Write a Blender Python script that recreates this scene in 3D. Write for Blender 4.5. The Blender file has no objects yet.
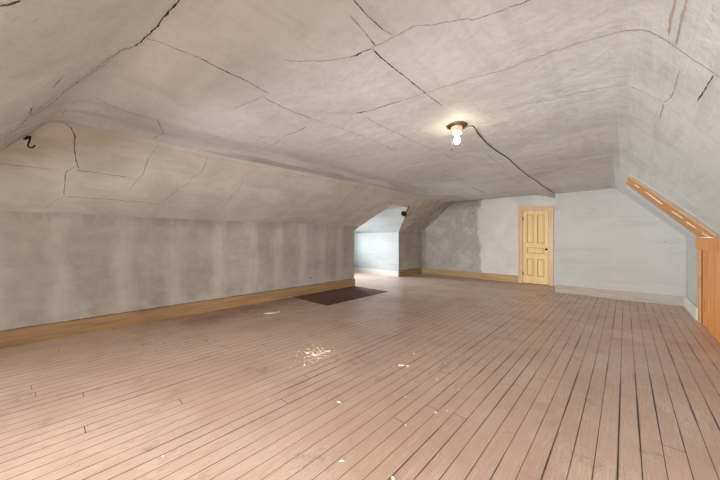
import bpy, bmesh, math, random
from mathutils import Vector, Matrix
from mathutils.bvhtree import BVHTree
random.seed(7)
C = bpy.context.scene.collection
R = math.radians

# ------------------------------------------------------------------ camera
F, VX, HZ, H = 284.0, 265.0, 238.0, 1.30
N_ = math.hypot(F, VX)
def ray(u, v):
    a = (u-360)/F; c = (HZ-v)/F
    return Vector(((F*a-VX)/N_, (VX*a+F)/N_, c)).normalized()
EYE = Vector((0, 0, H))
cam = bpy.data.cameras.new('camera'); camo = bpy.data.objects.new('camera', cam); C.objects.link(camo)
camo.location = EYE; camo.rotation_euler = (R(90), 0, math.atan2(VX, F))
cam.sensor_width = 36; cam.lens = F/720*36; cam.shift_y = -2/720; cam.clip_start = .02
bpy.context.scene.camera = camo

# ------------------------------------------------------------------ helpers
def tag(o, label=None, cat=None, group=None, kind=None):
    if label: o['label'] = label
    if cat: o['category'] = cat
    if group: o['group'] = group
    if kind: o['kind'] = kind
    return o
def link(name, bm, mats, parent=None, smooth=False, loc=None):
    me = bpy.data.meshes.new(name)
    bmesh.ops.recalc_face_normals(bm, faces=bm.faces[:]) if smooth != 'keep' else None
    if smooth is True:
        for f in bm.faces: f.smooth = True
    bm.to_mesh(me); bm.free()
    o = bpy.data.objects.new(name, me); C.objects.link(o)
    if not isinstance(mats, (list, tuple)): mats = [mats]
    for m in mats: me.materials.append(m)
    if parent: o.parent = parent
    if loc is not None: o.location = loc
    return o
def empty(name, loc, rz=0):
    o = bpy.data.objects.new(name, None); C.objects.link(o); o.location = loc; o.rotation_euler = (0, 0, rz)
    o.empty_display_size = .1
    return o
def box(bm, x0, x1, y0, y1, z0, z1, mi=0, bev=0):
    r = bmesh.ops.create_cube(bm, size=1)
    vs = r['verts']
    for v in vs:
        v.co = Vector(((x0+x1)/2+v.co.x*(x1-x0), (y0+y1)/2+v.co.y*(y1-y0), (z0+z1)/2+v.co.z*(z1-z0)))
    fs = set(f for v in vs for f in v.link_faces)
    if bev:
        es = list(set(e for v in vs for e in v.link_edges))
        rr = bmesh.ops.bevel(bm, geom=es, offset=bev, segments=2, affect='EDGES')
        fs = set(rr['faces']) | set(f for f in fs if f.is_valid)
    for f in fs:
        if f.is_valid: f.material_index = mi
def lathe(bm, prof, seg=24, c=(0, 0, 0), mi=0):
    rings = []
    for r, z in prof:
        rings.append([bm.verts.new((c[0]+max(r, 1e-4)*math.cos(2*math.pi*k/seg), c[1]+max(r, 1e-4)*math.sin(2*math.pi*k/seg), c[2]+z)) for k in range(seg)])
    for a, b in zip(rings, rings[1:]):
        for k in range(seg):
            f = bm.faces.new((a[k], a[(k+1) % seg], b[(k+1) % seg], b[k])); f.material_index = mi
    for rg in (rings[0], rings[-1]):
        try: bm.faces.new(rg)
        except Exception: pass
def tube(bm, pts, rad, seg=8):
    pts = [Vector(p) for p in pts]
    rings = []; up = Vector((0, 0, 1))
    for i, p in enumerate(pts):
        d = (pts[min(i+1, len(pts)-1)]-pts[max(i-1, 0)]).normalized()
        s = d.cross(up)
        if s.length < .05: s = d.cross(Vector((1, 0, 0)))
        s.normalize(); t = s.cross(d)
        r = rad[i] if isinstance(rad, (list, tuple)) else rad
        rings.append([bm.verts.new(p+(s*math.cos(2*math.pi*k/seg)+t*math.sin(2*math.pi*k/seg))*r) for k in range(seg)])
    for a, b in zip(rings, rings[1:]):
        for k in range(seg): bm.faces.new((a[k], a[(k+1) % seg], b[(k+1) % seg], b[k]))
    bm.faces.new(rings[0]); bm.faces.new(rings[-1])
def smooth_path(pts, n=6):
    pts = [Vector(p) for p in pts]; out = []
    P = [pts[0]]+pts+[pts[-1]]
    for i in range(1, len(P)-2):
        for k in range(n):
            t = k/n
            out.append(.5*((2*P[i])+(-P[i-1]+P[i+1])*t+(2*P[i-1]-5*P[i]+4*P[i+1]-P[i+2])*t*t+(-P[i-1]+3*P[i]-3*P[i+1]+P[i+2])*t**3))
    out.append(pts[-1]); return out

# ------------------------------------------------------------------ node helpers
class NT:
    def __init__(s, name):
        s.m = bpy.data.materials.new(name); s.m.use_nodes = True
        s.t = s.m.node_tree; s.t.nodes.clear()
        s.out = s.t.nodes.new('ShaderNodeOutputMaterial')
        s.b = s.t.nodes.new('ShaderNodeBsdfPrincipled'); s.t.links.new(s.b.outputs[0], s.out.inputs[0])
        s.co = s.t.nodes.new('ShaderNodeTexCoord').outputs['Object']
        s.sep = s.t.nodes.new('ShaderNodeSeparateXYZ'); s.t.links.new(s.co, s.sep.inputs[0])
        s.X, s.Y, s.Z = s.sep.outputs
    def set(s, inp, v):
        if isinstance(v, bpy.types.NodeSocket): s.t.links.new(v, inp)
        elif isinstance(v, (tuple, list)) and len(v) == 3 and inp.type == 'RGBA': inp.default_value = (*v, 1)
        else: inp.default_value = v
    def math(s, op, a, b=0.0, c=0.0, clamp=False):
        n = s.t.nodes.new('ShaderNodeMath'); n.operation = op; n.use_clamp = clamp
        s.set(n.inputs[0], a); s.set(n.inputs[1], b); s.set(n.inputs[2], c); return n.outputs[0]
    def vec(s, x, y, z):
        n = s.t.nodes.new('ShaderNodeCombineXYZ')
        for i, v in enumerate((x, y, z)): s.set(n.inputs[i], v)
        return n.outputs[0]
    def scale(s, v, sc):
        n = s.t.nodes.new('ShaderNodeVectorMath'); n.operation = 'MULTIPLY'; s.set(n.inputs[0], v); n.inputs[1].default_value = sc; return n.outputs[0]
    def noise(s, scale=1, detail=4, rough=.55, v=None, dist=0):
        n = s.t.nodes.new('ShaderNodeTexNoise'); s.set(n.inputs['Vector'], v or s.co)
        n.inputs['Scale'].default_value = scale; n.inputs['Detail'].default_value = detail
        n.inputs['Roughness'].default_value = rough; n.inputs['Distortion'].default_value = dist
        return n.outputs['Fac']
    def white(s, v):
        n = s.t.nodes.new('ShaderNodeTexWhiteNoise'); n.noise_dimensions = '1D'; s.set(n.inputs['W'], v); return n.outputs['Value']
    def ss(s, v, a, b, o0=0.0, o1=1.0):
        n = s.t.nodes.new('ShaderNodeMapRange'); n.interpolation_type = 'SMOOTHSTEP'
        s.set(n.inputs['Value'], v); n.inputs['From Min'].default_value = a; n.inputs['From Max'].default_value = b
        n.inputs['To Min'].default_value = o0; n.inputs['To Max'].default_value = o1
        if a > b:
            n.inputs['From Min'].default_value = b; n.inputs['From Max'].default_value = a
            n.inputs['To Min'].default_value = o1; n.inputs['To Max'].default_value = o0
        return n.outputs[0]
    def mix(s, f, a, b, mode='MIX'):
        n = s.t.nodes.new('ShaderNodeMix'); n.data_type = 'RGBA'; n.blend_type = mode
        s.set(n.inputs['Factor'], f); s.set(n.inputs['A'] if False else n.inputs[6], a); s.set(n.inputs[7], b); return n.outputs[2]
    def ramp(s, f, stops):
        n = s.t.nodes.new('ShaderNodeValToRGB'); s.set(n.inputs[0], f)
        e = n.color_ramp.elements
        while len(e) < len(stops): e.new(.5)
        for el, (p, c) in zip(e, stops): el.position = p; el.color = (*c, 1) if len(c) == 3 else c
        return n.outputs[0]
    def bump(s, h, strength=.3, dist=.01):
        n = s.t.nodes.new('ShaderNodeBump'); n.inputs['Strength'].default_value = strength; n.inputs['Distance'].default_value = dist
        s.set(n.inputs['Height'], h); s.t.links.new(n.outputs[0], s.b.inputs['Normal']); return n
    def fin(s, col, rough=.8, spec=.3, metal=0):
        s.set(s.b.inputs['Base Color'], col); s.set(s.b.inputs['Roughness'], rough)
        s.b.inputs['Specular IOR Level'].default_value = spec; s.b.inputs['Metallic'].default_value = metal
        return s.m
def simple(name, col, rough=.6, metal=0, var=.12, sc=8, spec=.4):
    n = NT(name); f = n.noise(sc, 4)
    return n.fin(n.mix(f, tuple(c*(1-var) for c in col), tuple(min(1, c*(1+var)) for c in col)), rough, spec, metal)
def lin(r, g, b): return tuple((c/255/12.92 if c/255 <= .04045 else ((c/255+.055)/1.055)**2.4) for c in (r, g, b))

# ------------------------------------------------------------------ materials
def band_mask(n, ys, w):
    m = None
    wob = n.math('MULTIPLY', n.math('SUBTRACT', n.noise(1.6, 3), .5), .28)
    y = n.math('ADD', n.Y, wob)
    for k in ys:
        d = n.math('ABSOLUTE', n.math('SUBTRACT', y, k)); w2 = w*(.75+.5*((k*7.3) % 1))
        g = n.ss(d, w2, w2*.15)
        m = g if m is None else n.math('MAXIMUM', m, g)
    return m
BANDS = [-1.2, -.55, .06, .67, 1.35, 2.04, 2.65, 3.23, 3.87, 4.46, 5.03]
def plaster_knee():
    n = NT('stained_plaster')
    big = n.noise(1.1, 6, .6); fine = n.noise(9, 6, .65)
    hz = n.noise(1.6, 6, .65, n.scale(n.co, (1, .7, 4.5)))
    vt = n.noise(2.2, 5, .6, n.scale(n.co, (1, 3.0, .6)))
    col = n.mix(n.ss(big, .38, .62), A_KD, A_KM)
    col = n.mix(n.ss(hz, .46, .72, 0, .55), col, A_KG)
    b = n.math('MULTIPLY', band_mask(n, BANDS, .17), n.ss(vt, .3, .6, .35, 1))
    col = n.mix(n.math('MULTIPLY', b, .42), col, A_KL)
    col = n.mix(n.ss(fine, .35, .75, 0, .22), col, A_KL)
    # whitish crust low down, dark line behind the board
    low = n.math('MULTIPLY', n.ss(n.Z, .62, .2), n.ss(n.noise(3, 5, .6), .35, .65))
    col = n.mix(n.math('MULTIPLY', low, .6), col, A_KG2)
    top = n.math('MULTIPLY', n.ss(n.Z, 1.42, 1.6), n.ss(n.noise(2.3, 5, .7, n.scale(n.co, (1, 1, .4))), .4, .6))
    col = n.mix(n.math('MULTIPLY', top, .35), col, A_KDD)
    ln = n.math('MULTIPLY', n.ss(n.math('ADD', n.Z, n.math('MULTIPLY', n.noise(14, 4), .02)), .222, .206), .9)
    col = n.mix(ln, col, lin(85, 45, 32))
    n.bump(n.math('ADD', n.math('MULTIPLY', big, 1.5), n.math('MULTIPLY', fine, .3)), .5, .02)
    return n.fin(col, .85, .2)
def plaster_ceiling():
    n = NT('cracked_plaster')
    big = n.noise(.8, 6, .6); mid = n.noise(2.4, 5, .6, dist=.5); fine = n.noise(14, 5, .6)
    yl = n.noise(1.3, 6, .62, n.scale(n.co, (7, .8, 7)))           # streaks running with the roof
    xl = n.noise(1.2, 5, .6, n.scale(n.co, (.8, 5, .8)))
    col = n.mix(n.ss(big, .35, .65), A_C1, A_C2)
    col = n.mix(n.ss(mid, .5, .72, 0, .35), col, A_C3)
    # right-hand slope and the flat towards it: long sagging streaks
    rs = n.ss(n.X, -1.0, .1)
    col = n.mix(n.math('MULTIPLY', n.math('MULTIPLY', n.ss(yl, .48, .62), n.ss(n.X, -2.0, -.3, .35, .8)), .38), col, A_C3)
    col = n.mix(n.math('MULTIPLY', n.ss(xl, .55, .62), .22), col, A_C4)
    # old stains beside the left slope
    st = n.math('MULTIPLY', n.math('MULTIPLY', n.ss(n.X, -2.6, -3.5), n.ss(n.X, -3.82, -3.74)), n.ss(n.noise(1.2, 5, .6, n.scale(n.co, (2.5, .6, 1))), .38, .6))
    col = n.mix(n.math('MULTIPLY', st, .6), col, A_C5)
    # left slope: creamier, ghost lines of the rafters
    left = n.ss(n.X, -3.74, -3.86)
    sl = n.mix(n.ss(mid, .35, .68), A_S1, A_S2)
    sl = n.mix(n.ss(yl, .5, .68, 0, .4), sl, A_S3)
    sl = n.mix(n.math('MULTIPLY', band_mask(n, BANDS, .15), .35), sl, A_S2)
    dirt = n.math('MULTIPLY', n.ss(n.Y, 5.9, 7.3), n.ss(n.noise(5, 7, .72), .42, .6))
    sl = n.mix(n.math('MULTIPLY', dirt, .6), sl, A_S4)
    col = n.mix(left, col, sl)
    dk = n.math('MULTIPLY', n.math('MULTIPLY', n.ss(n.Y, 6.3, 8.3), n.ss(n.X, -2.0, -3.2)), n.ss(n.noise(3, 6, .7), .4, .6))
    col = n.mix(n.math('MULTIPLY', dk, .3), col, A_S4)
    # fresh white making-good round the boarded opening
    wt = n.math('MULTIPLY', n.ss(n.math('SUBTRACT', n.Y, n.math('MULTIPLY', n.X, .6)), 5.6, 5.9), n.ss(n.X, -.2, -.02))
    col = n.mix(n.math('MULTIPLY', wt, .85), col, lin(205, 207, 206))
    n.bump(n.math('ADD', n.math('ADD', n.math('MULTIPLY', big, 3), n.math('MULTIPLY', yl, .5)), n.math('ADD', mid, n.math('MULTIPLY', fine, .12))), .45, .03)
    return n.fin(col, n.ss(mid, .3, .7, .55, .75), .3)
def plaster_far():
    n = NT('grey_plaster')
    big = n.noise(1.3, 6, .6, dist=.6); fine = n.noise(10, 5, .6)
    col = n.mix(n.ss(big, .35, .65), A_F1, A_F2)
    xw = n.math('ADD', n.X, n.math('MULTIPLY', n.math('SUBTRACT', n.noise(1.4, 4), .5), .8))
    d = n.math('MULTIPLY', n.ss(xw, -3.4, -3.5), n.ss(n.noise(1.7, 6, .65, dist=1.0), .3, .55, .55, 1))
    col = n.mix(n.math('MULTIPLY', d, .72), col, A_F3)
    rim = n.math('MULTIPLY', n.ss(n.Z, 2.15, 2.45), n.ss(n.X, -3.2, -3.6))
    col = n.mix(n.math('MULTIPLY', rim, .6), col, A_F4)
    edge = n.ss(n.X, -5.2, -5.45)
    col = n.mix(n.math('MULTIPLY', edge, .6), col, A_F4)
    col = n.mix(n.ss(fine, .45, .7, 0, .2), col, A_F2)
    n.bump(n.math('ADD', big, n.math('MULTIPLY', fine, .15)), .3, .02)
    return n.fin(col, .75, .25)
def plaster_blue(name, a, b, c):
    n = NT(name)
    big = n.noise(1.1, 5, .6); fine = n.noise(12, 5, .6); hz = n.noise(1.2, 5, .6, n.scale(n.co, (.8, .8, 6)))
    col = n.mix(n.ss(big, .35, .65), a, b)
    col = n.mix(n.ss(hz, .5, .66, 0, .5), col, c)
    col = n.mix(n.ss(fine, .5, .7, 0, .15), col, c)
    n.bump(n.math('ADD', n.math('ADD', big, hz), n.math('MULTIPLY', fine, .15)), .3, .02)
    return n.fin(col, .6, .3)
def wood(name, a, b, c, axis='Y', rough=.55, grain=14, knots=True):
    n = NT(name)
    sc = {'X': (.9, 10, 10), 'Y': (10, .9, 10), 'Z': (10, 10, .9)}[axis]
    v = n.scale(n.co, sc)
    g = n.noise(1.4, 6, .65, v, 1.2); g2 = n.noise(5, 4, .6, v)
    col = n.ramp(g, [(.3, a), (.5, b), (.7, c)])
    col = n.mix(n.ss(g2, .5, .75, 0, .45), col, a)
    if knots:
        k = n.noise(1.3, 2, .5); col = n.mix(n.ss(k, .6, .72, 0, .5), col, a)
    n.bump(g2, .15, .004)
    return n.fin(col, rough, .35)
def floor_mat():
    n = NT('painted_floorboards')
    W = .1
    q = n.math('DIVIDE', n.math('ADD', n.X, 20.03), W)
    idx = n.math('FLOOR', q); fr = n.math('FRACT', q)
    r1 = n.white(idx); r2 = n.white(n.math('ADD', idx, 77.3)); r3 = n.white(n.math('ADD', n.math('FLOOR', n.math('ADD', q, .5)), 13.7))
    # gap between boards, width varies by board and along it
    d = n.math('MULTIPLY', n.math('MINIMUM', fr, n.math('SUBTRACT', 1.0, fr)), W)
    gid = n.math('FLOOR', n.math('ADD', q, .5))
    gn = n.noise(1.0, 3, .6, n.vec(n.math('MULTIPLY', gid, 3.17), n.math('MULTIPLY', n.Y, .55), 0))
    gw = n.math('ADD', .0013, n.math('MULTIPLY', n.math('MULTIPLY', n.ss(gn, .46, .62), n.ss(r3, .1, .9, .35, 1)), .0026))
    gap = n.math('LESS_THAN', d, gw)
    gsoft = n.math('MULTIPLY', n.ss(n.math('DIVIDE', d, gw), 3.4, 1.0), .45)
    # butt joints
    L = 4.6
    yy = n.math('DIVIDE', n.math('ADD', n.Y, n.math('ADD', 20.0, n.math('MULTIPLY', r2, L*3))), L)
    fy = n.math('FRACT', yy); jd = n.math('MULTIPLY', n.math('MINIMUM', fy, n.math('SUBTRACT', 1.0, fy)), L)
    joint = n.math('LESS_THAN', jd, .0022)
    seg = n.white(n.math('ADD', n.math('FLOOR', yy), n.math('MULTIPLY', idx, 7.7)))
    # grain
    gv = n.vec(n.math('ADD', n.math('MULTIPLY', n.X, 9), n.math('MULTIPLY', r1, 50)), n.math('MULTIPLY', n.Y, .8), 0)
    gr = n.noise(1.0, 3, .5, gv, 1.6)
    rings = n.math('ABSOLUTE', n.math('SUBTRACT', n.math('FRACT', n.math('MULTIPLY', gr, 13)), .5))
    grm = n.math('MULTIPLY', n.ss(rings, .06, .25), n.ss(n.noise(.9, 4, .6), .44, .6))
    fine = n.noise(1.0, 5, .65, n.scale(n.co, (60, 4, 1)))
    big = n.noise(.55, 5, .6, dist=.6); mid = n.noise(2.2, 6, .65, dist=.4)
    col = n.mix(n.ss(big, .35, .65), A_FL1, A_FL2)
    col = n.mix(n.ss(seg, 0, 1, 0, .4), col, A_FL3)
    col = n.mix(n.ss(mid, .46, .68, 0, .4), col, A_FL4)
    col = n.mix(n.math('MULTIPLY', grm, .6), col, A_FL5)
    col = n.mix(n.ss(fine, .5, .72, 0, .5), col, A_FL5)
    col = n.mix(n.ss(fine, .48, .3, 0, .35), col, A_FL4)
    worn = n.math('MULTIPLY', n.ss(n.noise(3.2, 7, .72), .57, .66), n.ss(fine, .35, .6))
    col = n.mix(n.math('MULTIPLY', worn, .5), col, A_FL6)
    # light spilling from the dormer, painted paler into the floor colour
    dormer_spill = n.math('MULTIPLY', n.ss(n.math('SUBTRACT', n.Y, n.math('MULTIPLY', n.X, .0)), 5.2, 6.6), n.ss(n.X, -2.6, -4.6))
    col = n.mix(n.math('MULTIPLY', dormer_spill, .5), col, lin(200, 186, 174))
    # unpainted dark brown rectangle by the left wall
    def inr(v, a, b, e=.012): return n.math('MULTIPLY', n.ss(v, a-e, a+e), n.ss(v, b+e, b-e))
    pm = n.math('MULTIPLY', inr(n.X, -5.6, -4.18), inr(n.Y, 3.55, 5.52, .03))
    pcol = n.mix(n.ss(mid, .35, .65), lin(70, 38, 20), lin(92, 56, 36))
    col = n.mix(pm, col, pcol)
    # dark brown belt beside that wall, fading away from it
    belt = n.math('MULTIPLY', n.math('MULTIPLY', n.ss(n.X, -4.1, -5.0), n.ss(n.Y, .2, 2.0)), n.ss(n.Y, 5.6, 5.3))
    col = n.mix(n.math('MULTIPLY', belt, n.ss(mid, .3, .7, .4, .7)), col, lin(112, 80, 60))
    # splintered dark spot
    dx = n.math('SUBTRACT', n.X, -.82); dy = n.math('SUBTRACT', n.Y, .98)
    dd = n.math('SQRT', n.math('ADD', n.math('MULTIPLY', dx, n.math('MULTIPLY', dx, 30)), n.math('MULTIPLY', dy, n.math('MULTIPLY', dy, 6))))
    sp = n.math('MULTIPLY', n.ss(dd, 1.0, .3), n.ss(n.noise(1, 4, .6, n.scale(n.co, (40, 9, 1))), .5, .6))
    col = n.mix(n.math('MULTIPLY', sp, .75), col, lin(60, 44, 36))
    dark = n.math('MAXIMUM', gap, joint)
    col = n.mix(gsoft, col, lin(92, 66, 52))
    col = n.mix(dark, col, lin(34, 22, 16))
    hgt = n.math('SUBTRACT', n.math('ADD', n.math('MULTIPLY', fine, .08), n.math('MULTIPLY', grm, .05)), n.math('ADD', n.math('MULTIPLY', dark, 1.0), n.math('MULTIPLY', gsoft, .35)))
    hgt = n.math('ADD', hgt, n.math('MULTIPLY', r1, .5))
    n.bump(hgt, .35, .006)
    return n.fin(col, n.math('ADD', n.ss(mid, .3, .7, .30, .46), n.math('MULTIPLY', pm, .35)), .45)

A_KD, A_KM, A_KL = lin(150, 141, 128), lin(166, 158, 146), lin(194, 187, 176)
A_KG, A_KG2, A_KDD = lin(148, 140, 128), lin(186, 181, 172), lin(108, 96, 82)
A_C1, A_C2, A_C3, A_C4, A_C5 = lin(196, 199, 196), lin(209, 212, 209), lin(178, 180, 175), lin(220, 223, 220), lin(152, 149, 141)
A_S1, A_S2, A_S3, A_S4 = lin(182, 176, 164), lin(200, 195, 183), lin(168, 162, 149), lin(134, 123, 109)
A_F1, A_F2, A_F3, A_F4 = lin(208, 204, 196), lin(222, 218, 210), lin(152, 147, 138), lin(116, 107, 96)
A_FL1, A_FL2, A_FL3 = lin(190, 158, 139), lin(198, 168, 150), lin(182, 149, 129)
A_FL4, A_FL5, A_FL6 = lin(174, 143, 125), lin(212, 186, 168), lin(130, 104, 87)

M = dict(
    knee=plaster_knee(), ceil=plaster_ceiling(), far=plaster_far(),
    jog=plaster_blue('blue_grey_plaster', lin(186, 184, 180), lin(194, 192, 188), lin(176, 174, 170)),
    dorm=plaster_blue('pale_blue_plaster', lin(174, 179, 180), lin(184, 188, 188), lin(160, 166, 168)),
    floor=floor_mat(),
    crack=simple('crack_gap', lin(62, 52, 44), .95), seam=simple('seam_line', lin(140, 130, 118), .95),
    faint=simple('faint_seam', lin(176, 165, 150), .9), pale=simple('fresh_filler', lin(244, 243, 240), .7, var=.04),
    base=wood('bare_baseboard', lin(138, 106, 72), lin(160, 126, 88), lin(172, 138, 98), 'Y'),
    basex=wood('bare_baseboard_across', lin(170, 134, 96), lin(190, 156, 116), lin(204, 172, 132), 'X'),
    basej=wood('grey_baseboard', lin(160, 148, 136), lin(174, 163, 150), lin(184, 173, 160), 'X'),
    basew=simple('white_baseboard_paint', lin(214, 210, 202), .5, var=.05),
    door=wood('yellow_grained_door', lin(226, 188, 124), lin(238, 204, 142), lin(244, 214, 158), 'Z', .38, knots=False),
    mould=wood('brown_shadow_moulding', lin(186, 138, 80), lin(198, 150, 92), lin(206, 162, 104), 'Z', .4, knots=False),  # browner than the door, carries painted shadow lines for relief
    casing=wood('peach_door_casing', lin(216, 176, 138), lin(226, 188, 150), lin(232, 198, 162), 'Z', .25, knots=False),
    pine=wood('orange_pine', lin(196, 116, 56), lin(224, 150, 80), lin(236, 170, 102), 'Z', .5),
    pinedark=wood('dark_pine_edge', lin(88, 40, 16), lin(110, 54, 24), lin(130, 68, 32), 'Z', .6),
    board=wood('honey_boards', lin(196, 136, 76), lin(214, 158, 96), lin(222, 170, 112), 'X', .6),
    black=simple('black_iron', (.012, .012, .012), .45, .6), bmetal=simple('dull_brass_plate', lin(120, 100, 76), .5, .7),
    knob=simple('dark_knob', (.02, .012, .008), .3, .3), porc=simple('pinkish_porcelain', lin(226, 186, 160), .35, 0, .05),
    porcw=simple('white_porcelain', lin(240, 232, 216), .3, 0, .03),
    cord=simple('old_cord', lin(66, 56, 46), .8), cordl=simple('cloth_cord', lin(150, 130, 108), .8),
    flake=simple('plaster_flake', lin(226, 204, 184), .9, 0, .06, 40), crumb=simple('plaster_crumb', lin(212, 184, 160), .9, 0, .12, 60),
    frame=simple('window_paint', lin(225, 224, 220), .45, 0, .04), steel=simple('nail_steel', lin(70, 62, 56), .5, .7),
)
def glass_pane():
    m = bpy.data.materials.new('window_glass'); m.use_nodes = True; t = m.node_tree; t.nodes.clear()
    o = t.nodes.new('ShaderNodeOutputMaterial'); mx = t.nodes.new('ShaderNodeMixShader')
    a = t.nodes.new('ShaderNodeBsdfTransparent'); b = t.nodes.new('ShaderNodeBsdfGlossy'); b.inputs['Roughness'].default_value = .02
    f = t.nodes.new('ShaderNodeFresnel'); f.inputs[0].default_value = 1.3
    t.links.new(f.outputs[0], mx.inputs[0]); t.links.new(a.outputs[0], mx.inputs[1]); t.links.new(b.outputs[0], mx.inputs[2]); t.links.new(mx.outputs[0], o.inputs[0])
    return m
M['glass'] = glass_pane()
def emit(name, col, s):
    m = bpy.data.materials.new(name); m.use_nodes = True; t = m.node_tree; t.nodes.clear()
    o = t.nodes.new('ShaderNodeOutputMaterial'); e = t.nodes.new('ShaderNodeEmission')
    e.inputs[0].default_value = (*col, 1); e.inputs[1].default_value = s; t.links.new(e.outputs[0], o.inputs[0]); return m

# ------------------------------------------------------------------ room shell
def lerp(a, b, t): return a+(b-a)*t
def sstep(a, b, x):
    t = max(0, min(1, (x-a)/(b-a))); return t*t*(3-2*t)
def smin(a, b, k=.05):
    h_ = max(k-abs(a-b), 0)/k; return min(a, b)-h_*h_*k*.25
def smax(a, b, k): return -smin(-a, -b, k)
YN, YF, YJ = -2.8, 9.22, 8.17
XR = .845
def knee(Y):
    t = sstep(5.5, 7.88, Y); return lerp(-5.4, -5.57, t)+.07*sstep(7.88, 9.2, Y), lerp(1.622, 1.495, t)
def cz(X, Y): return 2.36+.16*sstep(7.7, 9.2, Y)*sstep(-1.2, -1.9, X)
def creaseL(Y): return lerp(-3.79, -4.22, sstep(7.0, 9.2, Y))
def creaseR(Y): return lerp(.06, -.15, sstep(2.0, 8.0, Y))
def cap(X, Y, z):
    Yc = .378+(min(X, -.4)+1.45)*.17
    return smin(z, smax(2.36-.9*(Yc-Y), 1.8, .12), .09)
def zslopeL(t, Y):
    kx, kz = knee(Y); cx = creaseL(Y); return Vector((lerp(kx, cx, t), Y, lerp(kz, cz(cx, Y), t)))
def zright(X, Y):
    c = creaseR(Y); st = lerp(1.44, 1.05, sstep(2.0, 8.0, Y)); zb = 1.31 if True else 0
    # slope line through (c, 2.36) down to the knee wall top
    line = 2.36+(X-c)*(1.31-2.36)/(XR-c)
    k = lerp(.16, .03, sstep(3.0, 7.5, Y)); return smin(2.36, line, k)
TH = .7                                     # header of the dormer opening, up the slope
NTL, NFL = 14, 22
Xr = [0, .1, .2, .27, .33, .38, .43, .48, .54, .6, .68, .76, .84, .92, 1.0]
def column_points(Y):
    cols = [zslopeL(TH*i/24, Y) for i in range(24)] + [zslopeL(TH+(1-TH)*i/10, Y) for i in range(10)]
    cx = creaseL(Y); xs = -.6
    for i in range(NFL): X = lerp(cx, xs, i/NFL); cols.append(Vector((X, Y, cz(X, Y))))
    for r in Xr: X = lerp(xs, XR, r); cols.append(Vector((X, Y, zright(X, Y))))
    for p in cols:
        p.y += .17*(min(p.x, -.4)+1.45)*(1-sstep(.55, 1.3, Y))*sstep(-2.7, -1.2, Y)
        p.z = cap(p.x, p.y, p.z)
    return cols
Ys = sorted(set([round(YN+i*.3, 3) for i in range(0, 7)] + [round(-.87+i*.045, 3) for i in range(0, 41)] + [round(1.0+.2*i, 3) for i in range(1, 24)] + [5.78, 6.0, 6.24, 6.475, 6.8, 7.1, 7.4, 7.6, 7.8, 8.0, 8.17, 8.3, 8.5, 8.7, 8.9, 9.1, YF+.05]))
bm = bmesh.new()
rows = [[bm.verts.new(p) for p in column_points(Y)] for Y in Ys]
for a, b, Y0, Y1 in zip(rows, rows[1:], Ys, Ys[1:]):
    for i in range(len(a)-1):
        if i < 24 and Y0 >= 5.78-1e-4: continue
        bm.faces.new((a[i], a[i+1], b[i+1], b[i]))
# slope beyond the dormer, its near edge running diagonally down to the wall
def ydiag(t): return lerp(7.9, 6.475, t/TH)
nt, nw = 12, 14
g = [[bm.verts.new(zslopeL(TH*i/nt, lerp(ydiag(TH*i/nt), YF+.05, j/nw))) for i in range(nt+1)] for j in range(nw+1)]
for j in range(nw):
    for i in range(nt): bm.faces.new((g[j][i], g[j][i+1], g[j+1][i+1], g[j+1][i]))
bmesh.ops.remove_doubles(bm, verts=bm.verts[:], dist=.0005)
for v in bm.verts:                       # gently uneven, hand-plastered
    s = .006*math.sin(v.co.x*3.1+v.co.y*1.7)+.005*math.sin(v.co.x*1.3-v.co.y*2.9+1)
    if v.co.y > .3: v.co.z += s
# crumpled ridge lines along the near-left hip
for v in bm.verts:
    if -3.75 < v.co.x < -1.5 and -.7 < v.co.y < .5:
        Yc = .378+(v.co.x+1.45)*.17
        d = v.co.y-Yc
        if -.35 < d < .1: v.co.z += .006*math.sin(d*42+v.co.x*3)*max(0, 1-abs(d+.1)/.16)*min(1, (v.co.x+3.75)*2)
ceil_bvh = BVHTree.FromBMesh(bm)

def inward(p, nrm):
    return nrm if nrm.dot(EYE+Vector((-1.5, 3, 0))-p) > 0 else -nrm
def grid_wall(bm, p0, p1, ztop, z0=0, n=30, holes=(), zlist=None):
    """vertical wall from p0 to p1 (xy) with ztop(s) and rectangular holes (s0,s1,z0,z1) in metres along it"""
    L = (Vector(p1)-Vector(p0)).length
    ss = sorted(set([L*i/n for i in range(n+1)]+[h_[k] for h_ in holes for k in (0, 1)]))
    fr = [0, .25, .5, .75, 1]
    rowz = sorted(set([h_[k] for h_ in holes for k in (2, 3)]))
    pr = []
    for s in ss:
        xy = Vector(p0).lerp(Vector(p1), s/L); zt = ztop(xy.x, xy.y)
        zs = [z0]+rowz+[max(zt, rowz[-1]+.02) if rowz else zt]
        pr.append([bm.verts.new((xy.x, xy.y, z)) for z in zs])
    for a, b, s0, s1 in zip(pr, pr[1:], ss, ss[1:]):
        for k in range(len(a)-1):
            zc = (a[k].co.z+a[k+1].co.z)/2; sc = (s0+s1)/2
            if any(h_[0] < sc < h_[1] and h_[2] < zc < h_[3] for h_ in holes): continue
            bm.faces.new((a[k], b[k], b[k+1], a[k+1]))

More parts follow.
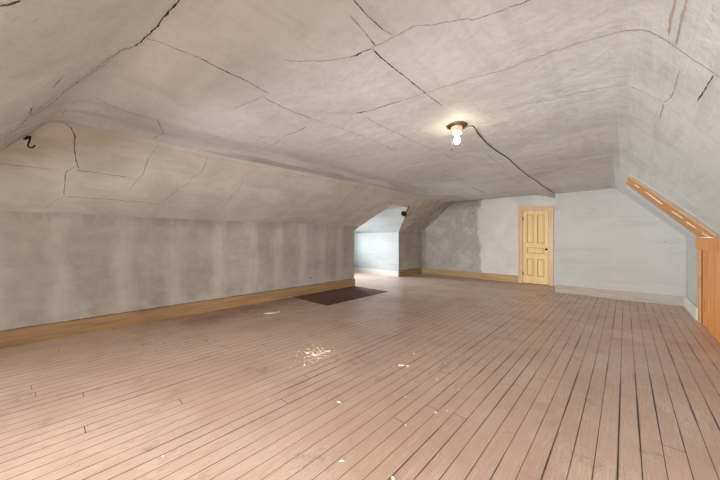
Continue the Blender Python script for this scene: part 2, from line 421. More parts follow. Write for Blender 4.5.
# ---- crack lines: full-frame points of each crack, laid on the surface they run in
CR = []
def crack(w, mat, pts, on='ceil', jit=.5): CR.append((w, mat, pts, on, jit))
K, S, W_, Q = 1, 2, 3, 4
crack(.012, K, [(180, -2), (172, 8), (163, 17), (158, 26), (148, 34), (143, 39), (134, 46)])
crack(.005, K, [(145, 38), (160, 42), (180, 50), (200, 58)])
crack(.010, K, [(200, 58), (222, 69), (247, 81), (268.6, 93)])
crack(.009, K, [(264, 96), (270, 101), (290, 110), (315, 119)])
crack(.005, S, [(315, 119), (337, 126), (370, 139), (397, 151)])
crack(.005, S, [(264, 96), (250, 102), (232, 108)])
crack(.005, S, [(283, 60), (310, 61), (330, 60), (350, 57)]); crack(.011, K, [(350, 57), (362, 51.5), (371.5, 48)])
crack(.005, S, [(371.5, 48), (394, 36.7), (413, 26), (435, 24), (467, 18), (472, 20), (509, 7)]); crack(.006, K, [(509, 7), (526, 1), (535, -3)])
crack(.006, K, [(352, -2), (368, 16), (384, 30)]); crack(.005, S, [(384, 30), (394, 35)])
crack(.005, S, [(349, 14), (365, 32)]); crack(.006, K, [(365, 32), (376, 46)])
crack(.009, K, [(372, 48), (381, 57.5), (403.5, 75), (426, 93.6)]); crack(.006, K, [(426, 93.6), (443, 106)])
crack(.017, K, [(355.5, 113), (361, 112.6), (367, 111)]); crack(.008, K, [(367, 111), (385, 106), (403.5, 100)])
crack(.004, K, [(403.5, 100), (430, 91), (458, 82), (509, 68), (558.5, 49.5)]); crack(.005, S, [(325, 112), (355, 114)])
crack(.006, S, [(558.5, 49.5), (600, 36.5), (625, 30.5), (640, 29.5), (651, 31.5), (665, 40), (680, 50), (700, 63), (722, 78)])
crack(.005, K, [(364.6, 116), (378, 124), (392, 130)]); crack(.006, S, [(392, 130), (413.5, 141), (441, 152), (455, 160)])
crack(.007, K, [(306, 126.5), (297, 131), (288, 134.4)]); crack(.006, S, [(288, 134.4), (273, 146), (252, 138), (230, 130)])
crack(.009, Q, [(480, 115), (522, 105), (558, 97.5), (600, 88), (625, 84), (645, 92), (664, 102.5)])
crack(.007, K, [(664, 102.5), (669, 99)]); crack(.009, Q, [(669, 99), (674, 90), (680, 70)]); crack(.012, Q, [(664, 104), (660, 120)])
crack(.007, K, [(713.7, 75), (706, 88), (697.5, 101)])
crack(.012, Q, [(676, -2), (672, 15), (669, 35)]); crack(.012, Q, [(688, -2), (682, 20), (676, 45)])
crack(.005, S, [(484, 152), (496, 161), (507.5, 169)]); crack(.006, S, [(497, 171), (510, 178), (523.5, 184.4)])
crack(.006, S, [(437.5, 172.7), (455, 177), (469.6, 183.5)]); crack(.016, K, [(472, 187), (478, 190), (484.7, 193)])
crack(.005, Q, [(300, 148), (340, 163), (390, 176), (440, 186)])
crack(.012, S, [(577, 69), (569, 70)])
# left slope
crack(.005, K, [(40, 126), (47.5, 122), (55, 120.5), (65, 123)]); crack(.009, K, [(65, 123), (71, 127.5), (75, 136), (74, 147.5), (76, 160), (79, 169)])
crack(.006, K, [(75, 166), (66, 172.5), (64.5, 185), (64, 195)]); crack(.005, S, [(64, 195), (44, 209)])
crack(.008, S, [(-2, 164), (30, 167), (60, 169.5)]); crack(.008, K, [(75, 170), (95, 172.5), (128, 177)])
crack(.009, K, [(64, 196), (90, 198), (120, 200.5), (160, 203.4)])
crack(.006, S, [(159, 144), (148, 159), (143.6, 174), (128, 191)])
crack(.007, S, [(208, 156), (205, 165), (198.7, 174)]); crack(.005, K, [(198.7, 174), (188, 183), (180, 188), (160.5, 203.4)])
crack(.005, S, [(189.5, 202), (175.7, 216)]); crack(.006, S, [(243, 179), (240, 188), (232, 196), (220, 212.6)])
crack(.006, K, [(358, 186), (350, 193), (337, 208.5)]); crack(.006, S, [(337, 208.5), (327, 223)])
crack(.006, K, [(95, 97), (110, 105), (133, 113), (155, 119)]); crack(.007, K, [(157, 119), (163.5, 133), (154, 138)])
crack(.006, S, [(77, 102), (71, 104)]); crack(.006, S, [(66, 108), (63, 114)])
crack(.009, K, [(-2, 5), (9, 4), (20, 0)])
crack(.007, K, [(63, 76), (57, 82), (53, 88)]); crack(.006, S, [(37, 18), (33, 21)])
crack(.008, S, [(1, 140), (25, 121), (50, 104), (77, 82), (100, 64), (120, 50), (133, 46)])
crack(.006, S, [(6, 132), (28, 116), (55, 96), (73, 85), (92, 73), (110, 60)])
crack(.006, K, [(28, 115), (34, 105)])
crack(.010, S, [(-2, 151), (12, 143), (25, 135), (38, 128), (48, 122)])
# walls
crack(.005, K, [(-2, 164), (-1, 164)])
crack(.005, S, [(127.5, 225), (145, 217.5), (140, 226)], 'left'); crack(.006, S, [(145, 240), (140, 255), (131, 270), (126, 290)], 'left')
crack(.005, S, [(57, 251), (75, 247), (100, 244), (125, 240)], 'left'); crack(.005, S, [(-2, 277), (30, 272), (57, 270)], 'left')
crack(.006, S, [(271.7, 226), (278, 238), (279, 255), (278, 276)], 'left')
crack(.005, S, [(326.7, 226), (326.7, 258)], 'left', .1); crack(.005, S, [(326.7, 258), (306.7, 260)], 'left', .1)
crack(.005, S, [(182, 253), (210, 251), (245, 250)], 'left')
crack(.007, K, [(399.7, 254.4), (401, 260), (402.4, 266)], 'left', .1); crack(.007, W_, [(409, 240), (410, 246)], 'left', .2); crack(.007, W_, [(416, 238), (417, 243)], 'left', .2)
crack(.007, S, [(387, 235), (384, 241), (374.5, 245), (373, 257.6), (364, 267)], 'dorm'); crack(.006, S, [(364, 214), (365, 222), (365, 230)], 'dorm')
crack(.007, S, [(473.4, 214), (474, 224), (463, 228)], 'far'); crack(.009, S, [(459.4, 237.5), (452.8, 249.7)], 'far'); crack(.006, S, [(463, 228), (459.4, 237.5)], 'far')
crack(.006, K, [(556, 224), (575, 225)], 'jog', .2) if False else None
crack(.006, S, [(556, 223), (584, 224.5)], 'jog', .2); crack(.006, S, [(557, 254), (582, 256.5)], 'jog', .2)
# white filler edges round the boarded opening
for pts, w in (([(619, 188), (625, 193), (640, 204), (660, 217.5), (672, 226), (686, 236)], .05), ([(626, 185.5), (638, 195.5), (658, 209.5), (678, 224.5), (697, 238)], .08), ([(629.5, 174), (641, 180.5), (668, 197.7), (691, 213), (720, 233)], .07)):
    crack(w, W_, pts, 'ceil', .08)

def lay(bm, bvh, which, off=.002):
    rnd = random.Random(11)
    for w, mi, pts, on, jit in CR:
        if on != which: continue
        pix = []; wk = 0
        for a, b in zip(pts, pts[1:]):
            L = math.hypot(b[0]-a[0], b[1]-a[1]); k = max(1, int(L/2.2))
            for i in range(k):
                wk = wk*.75+rnd.uniform(-1, 1)*.8
                t = i/k; j = jit*(rnd.uniform(-.7, .7)+wk)*(.3 if i == 0 else 1)
                pix.append((a[0]+(b[0]-a[0])*t+j*.6, a[1]+(b[1]-a[1])*t+j))
        pix.append(pts[-1])
        P3 = []
        for u, v in pix:
            hit, nrm, _, _ = bvh.ray_cast(EYE, ray(u, v))
            if hit is None or hit.z < .02: continue
            nn = nrm if nrm.dot(EYE-hit) > 0 else -nrm
            P3.append((hit+nn*off, nn))
        if len(P3) < 2: continue
        prev = None
        for i, (p, nn) in enumerate(P3):
            d = P3[min(i+1, len(P3)-1)][0]-P3[max(i-1, 0)][0]
            if d.length < 1e-5: continue
            s = nn.cross(d.normalized())
            e = min(1, .35+min(i, len(P3)-1-i)*.5)
            hw = w*.5*e*rnd.uniform(.45, 1.3)*(.88 if mi == K else 1.0 if mi == S else 1)
            cur = (bm.verts.new(p+s*hw), bm.verts.new(p-s*hw))
            if prev:
                f = bm.faces.new((prev[0], prev[1], cur[1], cur[0])); f.material_index = mi
            prev = cur
def shell(bm, which, off_vec, mats, name, bvh=None):
    """adds the outer skin (a copy moved outwards) and the crack lines, then links"""
    if bvh is None: bvh = BVHTree.FromBMesh(bm)
    bmesh.ops.recalc_face_normals(bm, faces=bm.faces[:])
    fs = bm.faces[:]
    mp = {}
    for v in list(bm.verts): mp[v] = bm.verts.new(v.co+Vector(off_vec))
    for f in fs: bm.faces.new([mp[v] for v in reversed(f.verts)])
    for e in list(bm.edges):
        if e.verts[0] in mp and e.verts[1] in mp and len(e.link_faces) == 1:
            a, b = e.verts; bm.faces.new((a, b, mp[b], mp[a]))
    lay(bm, bvh, which)
    o = link(name, bm, mats, smooth='keep')
    for p in o.data.polygons:
        if which == 'ceil': p.use_smooth = True
    tag(o, kind='structure'); return o, bvh

ceiling, _ = shell(bm, 'ceil', (0, 0, .06), [M['ceil'], M['crack'], M['seam'], M['pale'], M['faint']], 'ceiling', ceil_bvh)
ceiling.data.set_sharp_from_angle(angle=R(16)) if hasattr(ceiling.data, 'set_sharp_from_angle') else None

# floor
bm = bmesh.new(); box(bm, -8.3, 1.1, YN-.1, 9.5, -.06, 0)
tag(link('floor', bm, M['floor']), kind='structure')

# left knee wall (near run with a window behind the camera's left, pier beyond the dormer)
bm = bmesh.new()
grid_wall(bm, (-5.4, YN), (-5.4, 5.55), lambda x, y: 1.64, n=40, holes=[(.5, 2.0, .4, 1.4)])
# chamfered jamb
a = [bm.verts.new(p) for p in ((-5.4, 5.5501, 1.48), (-5.4, 5.78, 1.66), (-5.4, 5.5501, 1.66))]
bm.faces.new(a)
kx0 = knee(7.88)[0]
grid_wall(bm, (kx0, 7.884), (-5.5, YF+.05), lambda x, y: 1.51, n=8)
shell(bm, 'left', (-.1, 0, 0), [M['knee'], M['crack'], M['seam'], M['pale'], M['faint']], 'wall_left')

# far wall, the projecting wall (chimney side), right knee wall, near wall
bm = bmesh.new(); grid_wall(bm, (-5.6, YF), (-1.1, YF), lambda x, y: 2.66, n=40)
shell(bm, 'far', (0, .1, 0), [M['far'], M['crack'], M['seam'], M['pale'], M['faint']], 'wall_far')
bm = bmesh.new()
vs = [(-1.223, 0), (XR, 0), (XR, 1.33), (-.143, 2.4), (-1.223, 2.4)]
bm.faces.new([bm.verts.new((x, YJ, z)) for x, z in vs])
vs2 = [bm.verts.new(p) for p in ((-1.223, YJ, 0), (-1.223, YF, 0), (-1.223, YF, 2.45), (-1.223, YJ, 2.4))]; bm.faces.new(vs2)
jogo, _ = shell(bm, 'jog', (.06, .06, 0), [M['jog'], M['crack'], M['seam'], M['pale'], M['faint']], 'wall_projecting')
bm = bmesh.new(); grid_wall(bm, (XR, 6.865), (XR, YJ), lambda x, y: 1.33, n=6)
shell(bm, 'right', (.1, 0, 0), [M['jog'], M['crack'], M['seam'], M['pale'], M['faint']], 'wall_right')
bm = bmesh.new(); grid_wall(bm, (XR, YN), (XR, 4.825), lambda x, y: 1.33, n=30)
shell(bm, 'right', (.1, 0, 0), [M['ceil'], M['crack'], M['seam'], M['pale'], M['faint']], 'wall_right_near')
bm = bmesh.new(); grid_wall(bm, (-5.45, YN), (XR, YN), lambda x, y: 1.86, n=40, holes=[(.75, 2.25, .45, 1.65), (2.65, 4.15, .45, 1.65), (4.55, 6.05, .45, 1.65)])
shell(bm, 'near', (0, -.1, 0), [M['jog'], M['crack'], M['seam'], M['pale'], M['faint']], 'wall_near')

# dormer: cheek walls, ceiling (flat part and falling part), front wall with its window
XD = -8.05
def dface(bm, pts): bm.faces.new([bm.verts.new(p) for p in pts])
bm = bmesh.new(); dface(bm, [(kx0-.004, 7.88, 0), (XD, 7.88, 0), (XD, 7.88, 1.5), (kx0-.004, 7.88, 1.5)]); shell(bm, 'dorm', (0, .1, 0), [M['dorm'], M['crack'], M['seam'], M['pale'], M['faint']], 'wall_dormer_far')
hx = lerp(-5.4, -3.79, TH)
bm = bmesh.new(); dface(bm, [(-5.404, 5.55, 0), (XD, 5.55, 0), (XD, 5.55, 1.48), (-5.404, 5.55, 1.48)])
dface(bm, [(-5.404, 5.55, 1.48), (XD, 5.55, 1.48), (XD, 5.78, 2.15), (hx, 5.78, 2.145), (-5.404, 5.78, 1.64)])
shell(bm, 'x', (0, -.08, 0), [M['dorm'], M['crack'], M['seam'], M['pale'], M['faint']], 'wall_dormer_near')
hz_ = 2.14
bm = bmesh.new()
dface(bm, [(hx, 5.76, hz_), (XD, 5.76, hz_), (XD, 6.475, hz_), (hx, 6.475, hz_)])
n_ = 10; top = [zslopeL(TH*(1-i/n_), ydiag(TH*(1-i/n_))) for i in range(n_+1)]
av = [bm.verts.new(p) for p in top]; bv = [bm.verts.new((XD, p.y, lerp(hz_, 1.495, i/n_))) for i, p in enumerate(top)]
for i in range(n_): bm.faces.new((av[i], bv[i], bv[i+1], av[i+1]))
shell(bm, 'dceil', (0, 0, .06), [M['dorm'], M['crack'], M['seam'], M['pale'], M['faint']], 'ceiling_dormer')
bm = bmesh.new()
L = 8.1-5.4
grid_wall(bm, (XD, 5.4), (XD, 8.1), lambda x, y: 2.2, n=6, holes=[(.55, 2.15, .55, 1.75)])
shell(bm, 'x', (-.1, 0, 0), [M['dorm'], M['crack'], M['seam'], M['pale'], M['faint']], 'wall_dormer_front')

# windows: frame as the object, sashes and panes as parts
def window(name, p0, ax, w, zz0, zz1, depth_axis, light, col=(.93, .97, 1), tilt=0, spread=180):
    """p0 = lower corner on the wall; ax = unit vector along it; depth_axis = outward unit vector"""
    ax = Vector(ax); dp = Vector(depth_axis); up = dp.cross(ax); up = up if up.z > 0 else -up
    hgt = zz1
    def b(bm, a0, a1, h0, h1, d0, d1):
        r = bmesh.ops.create_cube(bm, size=1)
        for v in r['verts']:
            v.co = Vector(p0)+ax*lerp(a0, a1, v.co.x+.5)+up*lerp(h0, h1, v.co.y+.5)+dp*lerp(d0, d1, v.co.z+.5)
    bm = bmesh.new(); t = .06
    for q in ((0, w, 0, t), (0, w, hgt-t, hgt), (0, t, t, hgt-t), (w-t, w, t, hgt-t)): b(bm, *q, 0.0, .1)
    o = link(name, bm, M['frame']); tag(o, kind='structure')
    bm = bmesh.new()
    b(bm, t, w-t, hgt/2-.02, hgt/2+.02, .03, .07); b(bm, w/2-.012, w/2+.012, t, hgt-t, .04, .06)
    link('sash_bar', bm, M['frame'], o)
    bm = bmesh.new(); b(bm, t, w-t, t, hgt-t, .048, .052); link('pane', bm, M['glass'], o)
    la = bpy.data.lights.new('daylight', 'AREA'); la.shape = 'RECTANGLE'; la.size = w*1.15; la.size_y = hgt*1.15
    la.energy = light; la.color = col; la.spread = R(spread)
    lo = bpy.data.objects.new('daylight', la); C.objects.link(lo)
    lo.location = Vector(p0)+ax*w/2+up*hgt/2+dp*.22
    lo.rotation_euler = (dp).to_track_quat('Z', 'Y').to_euler()
    z = dp.normalized(); x = ax.normalized(); z = (z-Vector((0, 0, math.tan(R(tilt))))).normalized(); y = z.cross(x)
    lo.rotation_euler = Matrix((x, y, z)).transposed().to_euler()
    return o
window('window_1', (XD, 5.95, .55), (0, 1, 0), 1.6, 0, 1.2, (-1, 0, 0), 62, (.94, .98, 1), -12, 100)
window('window_2', (-5.4, -2.3, .4), (0, 1, 0), 1.5, 0, 1.0, (-1, 0, 0), 22)
for k_, xk in enumerate((-4.70, -2.80, -.90)):  # unseen windows behind the eye, added with their lamps for soft fill
    window('window_%d' % (3+k_), (xk, YN, .45), (1, 0, 0), 1.5, 0, 1.2, (0, -1, 0), (12, 72, 205)[k_], (.97, .985, 1), 9, 150)

# ------------------------------------------------------------------ baseboards
def baseb(name, p0, p1, th, hgt, mat, n=24, end=0):
    d = Vector((p1[0]-p0[0], p1[1]-p0[1], 0)); L = d.length; d.normalize(); s = Vector((-d.y, d.x, 0))  # s = side it stands out to
    bm = bmesh.new(); rnd = random.Random(3)
    prof = [(0, 0), (th, 0), (th, hgt-.012), (th-.006, hgt), (0, hgt)]
    rings = []
    for i in range(n+1):
        p = Vector((p0[0], p0[1], 0))+d*L*i/n; w = .0015*math.sin(i*1.7)
        rings.append([bm.verts.new(p+s*(a)+Vector((0, 0, z+(w if z > .1 else 0)))) for a, z in prof])
    for a, b in zip(rings, rings[1:]):
        for k in range(len(prof)): bm.faces.new((a[k], a[(k+1) % 5], b[(k+1) % 5], b[k]))
    bm.faces.new(rings[0]); bm.faces.new(rings[-1])
    return tag(link(name, bm, mat), kind='structure')
baseb('baseboard_left', (-5.395, 5.56), (-5.395, YN), .024, .195, M['base'], 40)
baseb('baseboard_dormer_pier', (-5.497, YF-.01), (kx0+.003, 7.87), .022, .19, M['base'])
baseb('baseboard_far', (-2.27, YF-.003), (-5.49, YF-.003), .022, .2, M['basex'])
baseb('baseboard_projecting_wall', (XR-.005, YJ-.004), (-1.223, YJ-.004), .022, .18, M['basej'])
baseb('baseboard_right', (XR-.003, 6.9), (XR-.003, YJ-.02), .022, .2, M['basew'])
baseb('baseboard_dormer', (kx0-.01, 7.878), (XD, 7.878), .02, .17, M['basew'])
baseb('baseboard_dormer_near', (XD, 5.552), (-5.5, 5.552), .02, .17, M['basew'])

# ------------------------------------------------------------------ yellow panelled door in the far wall
d1 = empty('door_1', (-1.84, YF, 0)); tag(d1, kind='structure')
x0, x1, zt = -2.150, -1.530, 2.085
w = x1-x0; ox = -1.84
bm = bmesh.new()
def B(bm, a0, a1, z0, z1, y0, y1, bev=.0): box(bm, a0-ox, a1-ox, y0, y1, z0, z1, 0, bev)
for a0, a1, z0, z1 in ((x0-.115, x0-.005, 0, zt+.01), (x1+.005, x1+.115, 0, zt+.01), (x0-.13, x1+.13, zt+.01, zt+.125)):
    B(bm, a0, a1, z0, z1, -.045, 0, .004)
B(bm, x0-.14, x1+.14, zt+.118, zt+.14, -.06, 0, .004)
B(bm, x0-.115, x0-.085, 0, zt+.01, -.056, -.03, .004); B(bm, x1+.085, x1+.115, 0, zt+.01, -.056, -.03, .004)
link('casing', bm, M['casing'], d1)
bm = bmesh.new()   # slab: stiles, rails
zb = .015; Hh = zt-zb
def fz(t): return zt-Hh*t
st = .095; cxm = (x0+x1)/2
y0d, y1d = -.034, .0
for a0, a1, t0, t1 in ((x0, x0+st, 0, 1), (x1-st, x1, 0, 1), (x0+st, x1-st, 0, .05), (x0+st, x1-st, .44, .505), (x0+st, x1-st, .585, .66), (x0+st, x1-st, .895, 1),
                       (cxm-.045, cxm+.045, .05, .44), (cxm-.045, cxm+.045, .66, .895)):
    B(bm, a0, a1, fz(t1), fz(t0), y0d, y1d, .003)
link('slab', bm, M['door'], d1)
for a0, a1, t0, t1 in ((x0+st, cxm-.045, .05, .44), (cxm+.045, x1-st, .05, .44), (x0+st, x1-st, .505, .585), (x0+st, cxm-.045, .66, .895), (cxm+.045, x1-st, .66, .895)):
    bm = bmesh.new(); B(bm, a0, a1, fz(t1), fz(t0), -.006, 0); B(bm, a0+.03, a1-.03, fz(t1)+.03, fz(t0)-.03, -.02, -.005, .008)
    pn_ = link('panel', bm, M['door'], d1)
    bm = bmesh.new(); q = .016
    for b0, b1, c0, c1 in ((a0, a1, fz(t0)-q, fz(t0)), (a0, a1, fz(t1), fz(t1)+q), (a0, a0+q, fz(t1), fz(t0)), (a1-q, a1, fz(t1), fz(t0))): B(bm, b0, b1, c0, c1, -.026, -.005, .003)
    mo = link('moulding', bm, M['mould'], pn_); mo['label'] = 'moulding round a door panel, browned with painted shadow lines'
bm = bmesh.new(); lathe(bm, [(.026, 0), (.026, .004), (.011, .008), (.011, .03), (.024, .038), (.029, .05), (.024, .062), (.01, .067)], 20)
kb = link('knob', bm, M['knob'], d1, True, (x1-.045-ox, -.034, fz(.53))); kb.rotation_euler = (R(90), 0, 0); kb['label'] = 'dark round knob'
for t in (.11, .87):
    bm = bmesh.new(); B(bm, x0-.012, x0+.012, fz(t)-.045, fz(t)+.045, -.048, -.032, .003); hg = link('hinge', bm, M['steel'], d1)
bm = bmesh.new(); B(bm, x0-.005, x1+.005, 0, .014, -.02, 0); link('threshold', bm, M['pinedark'], d1)

for ch in list(d1.children)+[g for c_ in d1.children for g in c_.children]:          # the old frame has sagged towards its latch side
    if ch.type == 'MESH' and ch.name.split('.')[0] != 'knob':
        for v in ch.data.vertices: v.co.z *= 1-.026*(v.co.x+ox-x0)/w

# ------------------------------------------------------------------ boarded opening on the right: pine hatch in the knee wall, boards up the slope
hp = empty('access_hatch', (XR, 5.85, 0))
tag(hp, 'orange pine plank hatch with lintel in the low right wall', 'hatch')
def HB(name, y0_, y1_, z0_, z1_, x0_, x1_, m, bev=.003):
    bm = bmesh.new(); box(bm, x0_-XR, x1_-XR, y0_-5.85, y1_-5.85, z0_, z1_, 0, bev); return link(name, bm, m, hp)
HB('lintel', 4.83, 6.86, 1.13, 1.305, XR-.035, XR+.03, M['pine'])
HB('post', 6.76, 6.86, 0, 1.128, XR-.012, XR+.05, M['board'])
HB('post', 4.83, 4.93, 0, 1.128, XR-.012, XR+.05, M['board'])
g_ = HB('jamb', 6.63, 6.757, 0, 1.128, XR+.012, XR+.05, M['pinedark']); g_['label'] = 'dark reddish jamb edge'
yy = 6.61
for wv in (.42, .46, .30, .485):
    HB('plank', yy-wv+.006, yy, .005, 1.122, XR-.0+.004, XR+.035, M['pine']); yy -= wv
# slope boards: corners taken on the slope
def on_ceil(u, v, off=.0):
    hit = None
    while hit is None: hit, nrm, _, _ = ceil_bvh.ray_cast(EYE, ray(u, v)); v -= .4
    nn = nrm if nrm.dot(EYE-hit) > 0 else -nrm
    return hit+nn*off
def slope_pt(X, Y): return Vector((X, Y, zright(X, Y)))
bp = empty('board_panel', slope_pt(.42, 5.8))
tag(bp, 'narrow honey-coloured wooden boards running down the right sloping ceiling to the pine hatch', 'boards')
TL, BL, TR, BR = on_ceil(627.5, 183), on_ceil(700, 237.0), on_ceil(629.5, 176), on_ceil(717.5, 235.5)
snn = (TL-TR).cross(BR-TR).normalized(); snn = snn if snn.dot(EYE-TR) > 0 else -snn
def quadboard(a, b, c, d, th, name, m, parent, label=None, lift=.0):
    bm = bmesh.new(); n = 8; rows_ = []
    for i in range(n+1):
        p, q = a.lerp(b, i/n), d.lerp(c, i/n)
        rows_.append([bm.verts.new(r-parent.location) for r in (p+snn*lift, q+snn*lift, q+snn*(lift+th), p+snn*(lift+th))])
    for r, s in zip(rows_, rows_[1:]):
        for k in range(4): bm.faces.new((r[k], r[(k+1) % 4], s[(k+1) % 4], s[k]))
    bm.faces.new(rows_[0]); bm.faces.new(rows_[-1])
    o = link(name, bm, m, parent)
    if label: o['label'] = label
    return o
for t0, t1 in ((0, .33), (.34, .66), (.67, 1)):
    quadboard(TL.lerp(TR, t0), BL.lerp(BR, t0), BL.lerp(BR, t1), TL.lerp(TR, t1), .014, 'board', M['board'], bp, lift=.004)
for (ua, va, ub, vb) in ((636, 183.5, 640.3, 186.9), (647, 191, 663.7, 203.3), (673.6, 210.6, 683.7, 217.2), (688, 221, 697.3, 227.3), (704, 232, 710.8, 236.3)):  # thin white strips laid along the boards
    a, b = on_ceil(ua, va), on_ceil(ub, vb); s = (TL-TR).normalized()*.032
    quadboard(a-s, b-s, b+s, a+s, .006, 'white_strip', M['pale'], bp, 'white line between the boards', lift=.016)

# ------------------------------------------------------------------ ceiling light, its cord
LX, LY = -1.152, 2.569
LZ = min(zright(LX, LY), cz(LX, LY))-.004
lt = empty('ceiling_light', (LX, LY, LZ))
tag(lt, 'bare lit bulb in a pinkish porcelain holder with round plate on the ceiling', 'ceiling light')
bm = bmesh.new(); lathe(bm, [(.09, .0), (.092, -.006), (.086, -.012), (.05, -.016), (.01, -.016)], 36); link('base_plate', bm, M['bmetal'], lt, True)
bm = bmesh.new(); lathe(bm, [(.054, -.012), (.056, -.03), (.052, -.048), (.056, -.056), (.058, -.062), (.03, -.064)], 32); link('holder', bm, M['porc'], lt, True)
bm = bmesh.new(); lathe(bm, [(.05, -.06), (.052, -.066), (.048, -.074), (.03, -.08), (.02, -.08)], 32); link('collar', bm, M['porcw'], lt, True)
bm = bmesh.new(); lathe(bm, [(.013, -.078), (.014, -.1), (.022, -.118), (.028, -.138), (.026, -.156), (.016, -.17), (.003, -.175)], 28)
bl = link('bulb', bm, emit('lit_bulb', (1, .82, .6), 34), lt, True); bl['label'] = 'glowing warm bulb'
bm = bmesh.new(); tube(bm, [(-.035, -.03, -.06), (-.036, -.03, -.14), (-.038, -.03, -.215)], .0016, 6); lathe(bm, [(.001, -.215), (.005, -.22), (.004, -.232), (.001, -.236)], 10, (-.038, -.03, 0)); link('pull_chain', bm, M['bmetal'], lt)
cp = [(478.3, 133), (487, 142.7), (497, 150.5), (507.5, 157.3), (514, 163.5), (522, 170.4), (529, 176), (536.7, 180.6), (541, 184.5), (545.4, 187.3), (550, 190.5), (554.6, 193.0)]
pts = [Vector((LX+.045, LY, LZ-.05)), Vector((LX+.13, LY+.04, LZ-.028))]+[on_ceil(u, v, .009) for u, v in cp]
bm = bmesh.new(); sp = smooth_path(pts, 5); tube(bm, sp, [.004+.0013*min(1, i/10) for i in range(len(sp))], 8)
cd = link('electrical_cord', bm, M['cord'], None, True)
tag(cd, 'dark sagging electrical cord running along the ceiling from the bulb holder to the wall corner', 'cord')

# ------------------------------------------------------------------ small ironwork
def place(u, v, X=None, Y=None):
    r = ray(u, v); t = X/r.x if X is not None else Y/r.y; return EYE+r*t
# wire hook on the near end of the left slope
hk0 = on_ceil(27, 136.5, .003); rgt = Vector((F, VX, 0)).normalized()
def off(du, dv): # metres to the right / down at the hook
    return hk0+rgt*du+Vector((0, 0, -dv))
k = 1/F*(hk0-EYE).dot(Vector((-VX, F, 0)).normalized())
hpts = [hk0+Vector((0, 0, 0)), off(-.5*k, 3*k), off(-2*k, 7*k), off(-2.4*k, 9*k), off(-1*k, 10.8*k), off(1.5*k, 11*k), off(3.6*k, 10*k), off(4.4*k, 8.4*k)]
bm = bmesh.new(); tube(bm, smooth_path([p+Vector((.03, .02, 0)) for p in hpts], 4), .0065, 8)
tube(bm, [off(-4.5*k, 2.8*k)+Vector((.02, .01, 0)), off(-2*k, 1.5*k)+Vector((.025, .015, 0)), off(1*k, .2*k)+Vector((.02, .01, 0)), hk0+Vector((-.02, -.01, 0))], .01, 8)
tag(link('wall_hook', bm, M['black'], None, True), 'black bent wire hook screwed into the upper left sloping plaster', 'hook')
# small black round lamp holder hanging at the edge of the dormer opening
r_ = ray(403.6, 214); t_ = 7.0/r_.y; base = zslopeL(TH*.92, ydiag(TH*.92))
hp3 = on_ceil(409.3, 206.2, .002)
dist = (hp3-EYE).length
bc = EYE+ray(403.6, 213.8)*(dist*1.0)
bo = empty('lamp_holder', bc)
tag(bo, 'small round black lamp holder hanging from a short wire at the dormer opening edge', 'lamp holder')
bm = bmesh.new(); tube(bm, smooth_path([hp3-bc, (hp3-bc)*.6+Vector((.02, 0, -.01)), Vector((.055, .03, .04)), Vector((.06, .04, -.02)), Vector((.035, .03, -.09))], 5), .011, 8); link('wire', bm, M['black'], bo, True)
bm = bmesh.new(); lathe(bm, [(.01, -.05), (.045, -.045), (.066, -.02), (.072, .01), (.06, .04), (.035, .05), (.01, .052)], 20); ho = link('shell', bm, M['black'], bo, True); ho.rotation_euler = (R(62), R(10), R(30))
bm = bmesh.new(); lathe(bm, [(.034, -.06), (.04, -.05), (.038, -.03), (.01, -.03)], 16); hs = link('socket', bm, M['steel'], bo, True); hs.rotation_euler = (R(62), R(10), R(30))
# nails
def nail(p, nn, label, big=1.0):
    bm = bmesh.new(); lathe(bm, [(.002, -.01), (.0025, .014), (.0085*big, .015), (.009*big, .018), (.002, .02)], 12)
    o = link('nail', bm, M['steel'], None, True, p); o.rotation_euler = Vector(nn).to_track_quat('Z', 'Y').to_euler()
    tag(o, label, 'nail', 'nails left in the plaster')
nail(place(557.6, 209.3, Y=YJ), (0, -1, 0), 'nail high in the blue-grey wall just right of the door', 1.2)
nail(place(594.3, 209.6, Y=YJ), (0, -1, 0), 'nail in the upper middle of the blue-grey wall')
nail(place(665.5, 241.8, Y=YJ), (0, -1, 0), 'nail low in the blue-grey wall toward the right slope')
nail(place(473.4, 213.6, Y=YF), (0, -1, 0), 'dark nail in the stained far wall left of the door', 2.2)
nail(place(310.5, 278, X=-5.4), (1, 0, 0), 'dark nail low in the left knee wall above its baseboard', 1.8)
pn = on_ceil(390.6, 202.8); nail(pn, (.41, 0, -.9), 'nail in the slope above the dormer opening', 2.2)

# ------------------------------------------------------------------ plaster on the floor
def ground(u, v): r = ray(u, v); return EYE+r*(-H/r.z)
def flake(u, v, l, w_, ang, label, rnd, hgt=.006, grp='plaster flakes on the floor'):
    bm = bmesh.new(); n = 11; lo = []; hi = []; md = []
    for k in range(n):
        a = 2*math.pi*k/n; rr = rnd.uniform(.68, 1.1); x, y = math.cos(a)*l/2*rr, math.sin(a)*w_/2*rr
        lo.append(bm.verts.new((x, y, 0))); md.append(bm.verts.new((x*.96, y*.96, hgt*rnd.uniform(.5, .8)))); hi.append(bm.verts.new((x*.62, y*.6, hgt*rnd.uniform(.85, 1.25))))
    for A_, B_ in ((lo, md), (md, hi)):
        for k in range(n): bm.faces.new((A_[k], A_[(k+1) % n], B_[(k+1) % n], B_[k]))
    bm.faces.new(lo); bm.faces.new(hi)
    p = ground(u, v); p.z = .0005
    o = link('plaster_flake', bm, M['flake'], None, False, p); o.rotation_euler = (0, 0, R(ang))
    tag(o, label, 'plaster flake', grp)
rnd = random.Random(5)
VA = 133  # direction of the picture's horizontal on the floor is about 43 degrees
flake(270, 313.2, .24, .075, 62, 'long pale plaster flake on the floor beside the left baseboard', rnd, .012)
flake(278.6, 312, .05, .05, 20, 'short broken end lying just right of the long pale plaster flake', rnd, .01)
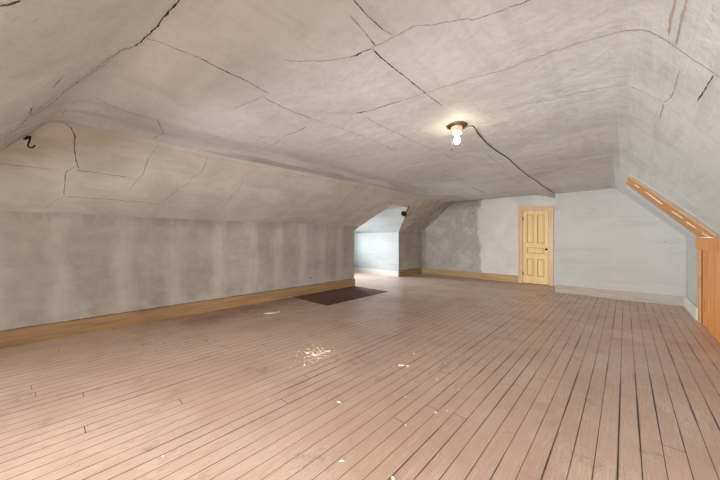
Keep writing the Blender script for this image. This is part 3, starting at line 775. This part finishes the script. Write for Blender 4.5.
flake(315.5, 355, .085, .05, 60, 'chunky plaster piece at the middle of the main crumb pile', rnd, .018)
flake(321, 353.5, .13, .035, 75, 'slim slanted plaster piece in the main crumb pile', rnd, .014)
flake(327.5, 351.4, .09, .018, 55, 'pointed plaster sliver at the right tip of the main crumb pile', rnd, .01)
flake(307.8, 353.3, .045, .03, 30, 'small plaster bit at the left of the main crumb pile', rnd, .012)
flake(318.8, 358.3, .05, .022, 40, 'small plaster sliver at the lower edge of the main crumb pile', rnd, .008)
flake(304.8, 365, .05, .02, 120, 'upright-looking plaster bit below left of the main crumb pile', rnd, .012)
flake(402, 365.5, .075, .016, 45, 'thin white plaster splinter in the smaller crumb patch', rnd, .008)
flake(407.5, 366, .03, .016, 45, 'short plaster bit right of the thin white splinter', rnd, .008)
flake(414, 353.8, .025, .018, 30, 'tiny plaster chip above the smaller crumb patch', rnd)
flake(339.3, 402.3, .045, .018, 10, 'small white chip alone on the floor below the main crumb pile', rnd)
flake(341.7, 461, .036, .016, 60, 'white chip on the dark splintered boards at the bottom of the photo', rnd)
flake(435.7, 412.7, .024, .02, 30, 'white chip on a board joint, largest of the pair in the lower middle', rnd)
flake(447, 411, .014, .012, 30, 'tiny chip just right of the largest lower middle chip', rnd)
flake(405.3, 396.7, .018, .014, 30, 'tiny chip on the floor below the smaller crumb patch', rnd)
flake(405.7, 425.2, .016, .014, 0, 'tiny chip left of the lower middle pair', rnd)
flake(459, 390.3, .016, .014, 0, 'tiny chip on a board gap above the lower middle pair', rnd)
flake(504, 411.3, .014, .014, 0, 'tiny chip on the boards far right of the lower middle pair', rnd)
flake(393, 478, .02, .016, 0, 'chip at the very bottom edge of the photo', rnd)
flake(455, 307, .05, .03, 40, 'far plaster chip on the floor in front of the grey far wall', rnd)
flake(436.7, 379.4, .018, .014, 20, 'tiny chip right of the smaller crumb patch', rnd)
flake(163, 456.5, .016, .012, 20, 'tiny chip on the lower left boards', rnd)
flake(697, 412.5, .016, .014, 20, 'tiny chip on the boards at far right', rnd)
flake(268, 399, .014, .012, 20, 'tiny chip on the boards left of the chip below the main pile', rnd)
def crumbs(name, clusters, label, seed):
    rnd = random.Random(seed); bm = bmesh.new()
    for (u, v, su, sv, n, smin_, smax) in clusters:
        for _ in range(n):
            p = ground(rnd.gauss(u, su), rnd.gauss(v, sv)); s = rnd.uniform(smin_, smax)
            r = bmesh.ops.create_icosphere(bm, subdivisions=1, radius=s, matrix=Matrix.Translation((p.x, p.y, s*.32)) @ Matrix.Rotation(rnd.uniform(0, 6), 4, 'Z') @ Matrix.Diagonal((rnd.uniform(.6, 1.7), rnd.uniform(.6, 1.2), .5, 1)))
            for vv in r['verts']: vv.co += Vector((rnd.uniform(-1, 1), rnd.uniform(-1, 1), rnd.uniform(-.3, .3)))*s*.2
    for vv in bm.verts: vv.co.z = max(vv.co.z, .0003)
    tag(link(name, bm, M['crumb']), label, 'crumbs', None, 'stuff')
crumbs('plaster_crumbs', [(315, 353.5, 6, 2.6, 70, .006, .016), (316, 354, 10, 4, 170, .003, .0095), (307, 362, 6, 4, 50, .003, .008), (345, 352, 22, 4, 60, .002, .006), (322, 357, 16, 6, 90, .002, .006)], 'scatter of pale plaster crumbs around the main pile on the floorboards', 3)
crumbs('plaster_crumbs', [(402, 362, 9, 5, 90, .002, .006), (398, 366, 14, 4, 40, .002, .005)], 'smaller patch of pale plaster crumbs right of the main pile', 4)
crumbs('plaster_crumbs', [(272, 317.5, 5, .7, 18, .003, .008)], 'few pale crumbs around the long flake near the left baseboard', 5)

# ------------------------------------------------------------------ light
wd = bpy.data.worlds.new('world'); bpy.context.scene.world = wd; wd.use_nodes = True
wd.node_tree.nodes['Background'].inputs[0].default_value = (.82, .9, 1, 1); wd.node_tree.nodes['Background'].inputs[1].default_value = 1.2
sc = bpy.context.scene
sc.view_settings.view_transform = 'Standard'; sc.view_settings.look = 'None'; sc.view_settings.gamma = 1; sc.view_settings.use_curve_mapping = False
sc.view_settings.exposure = 1.22
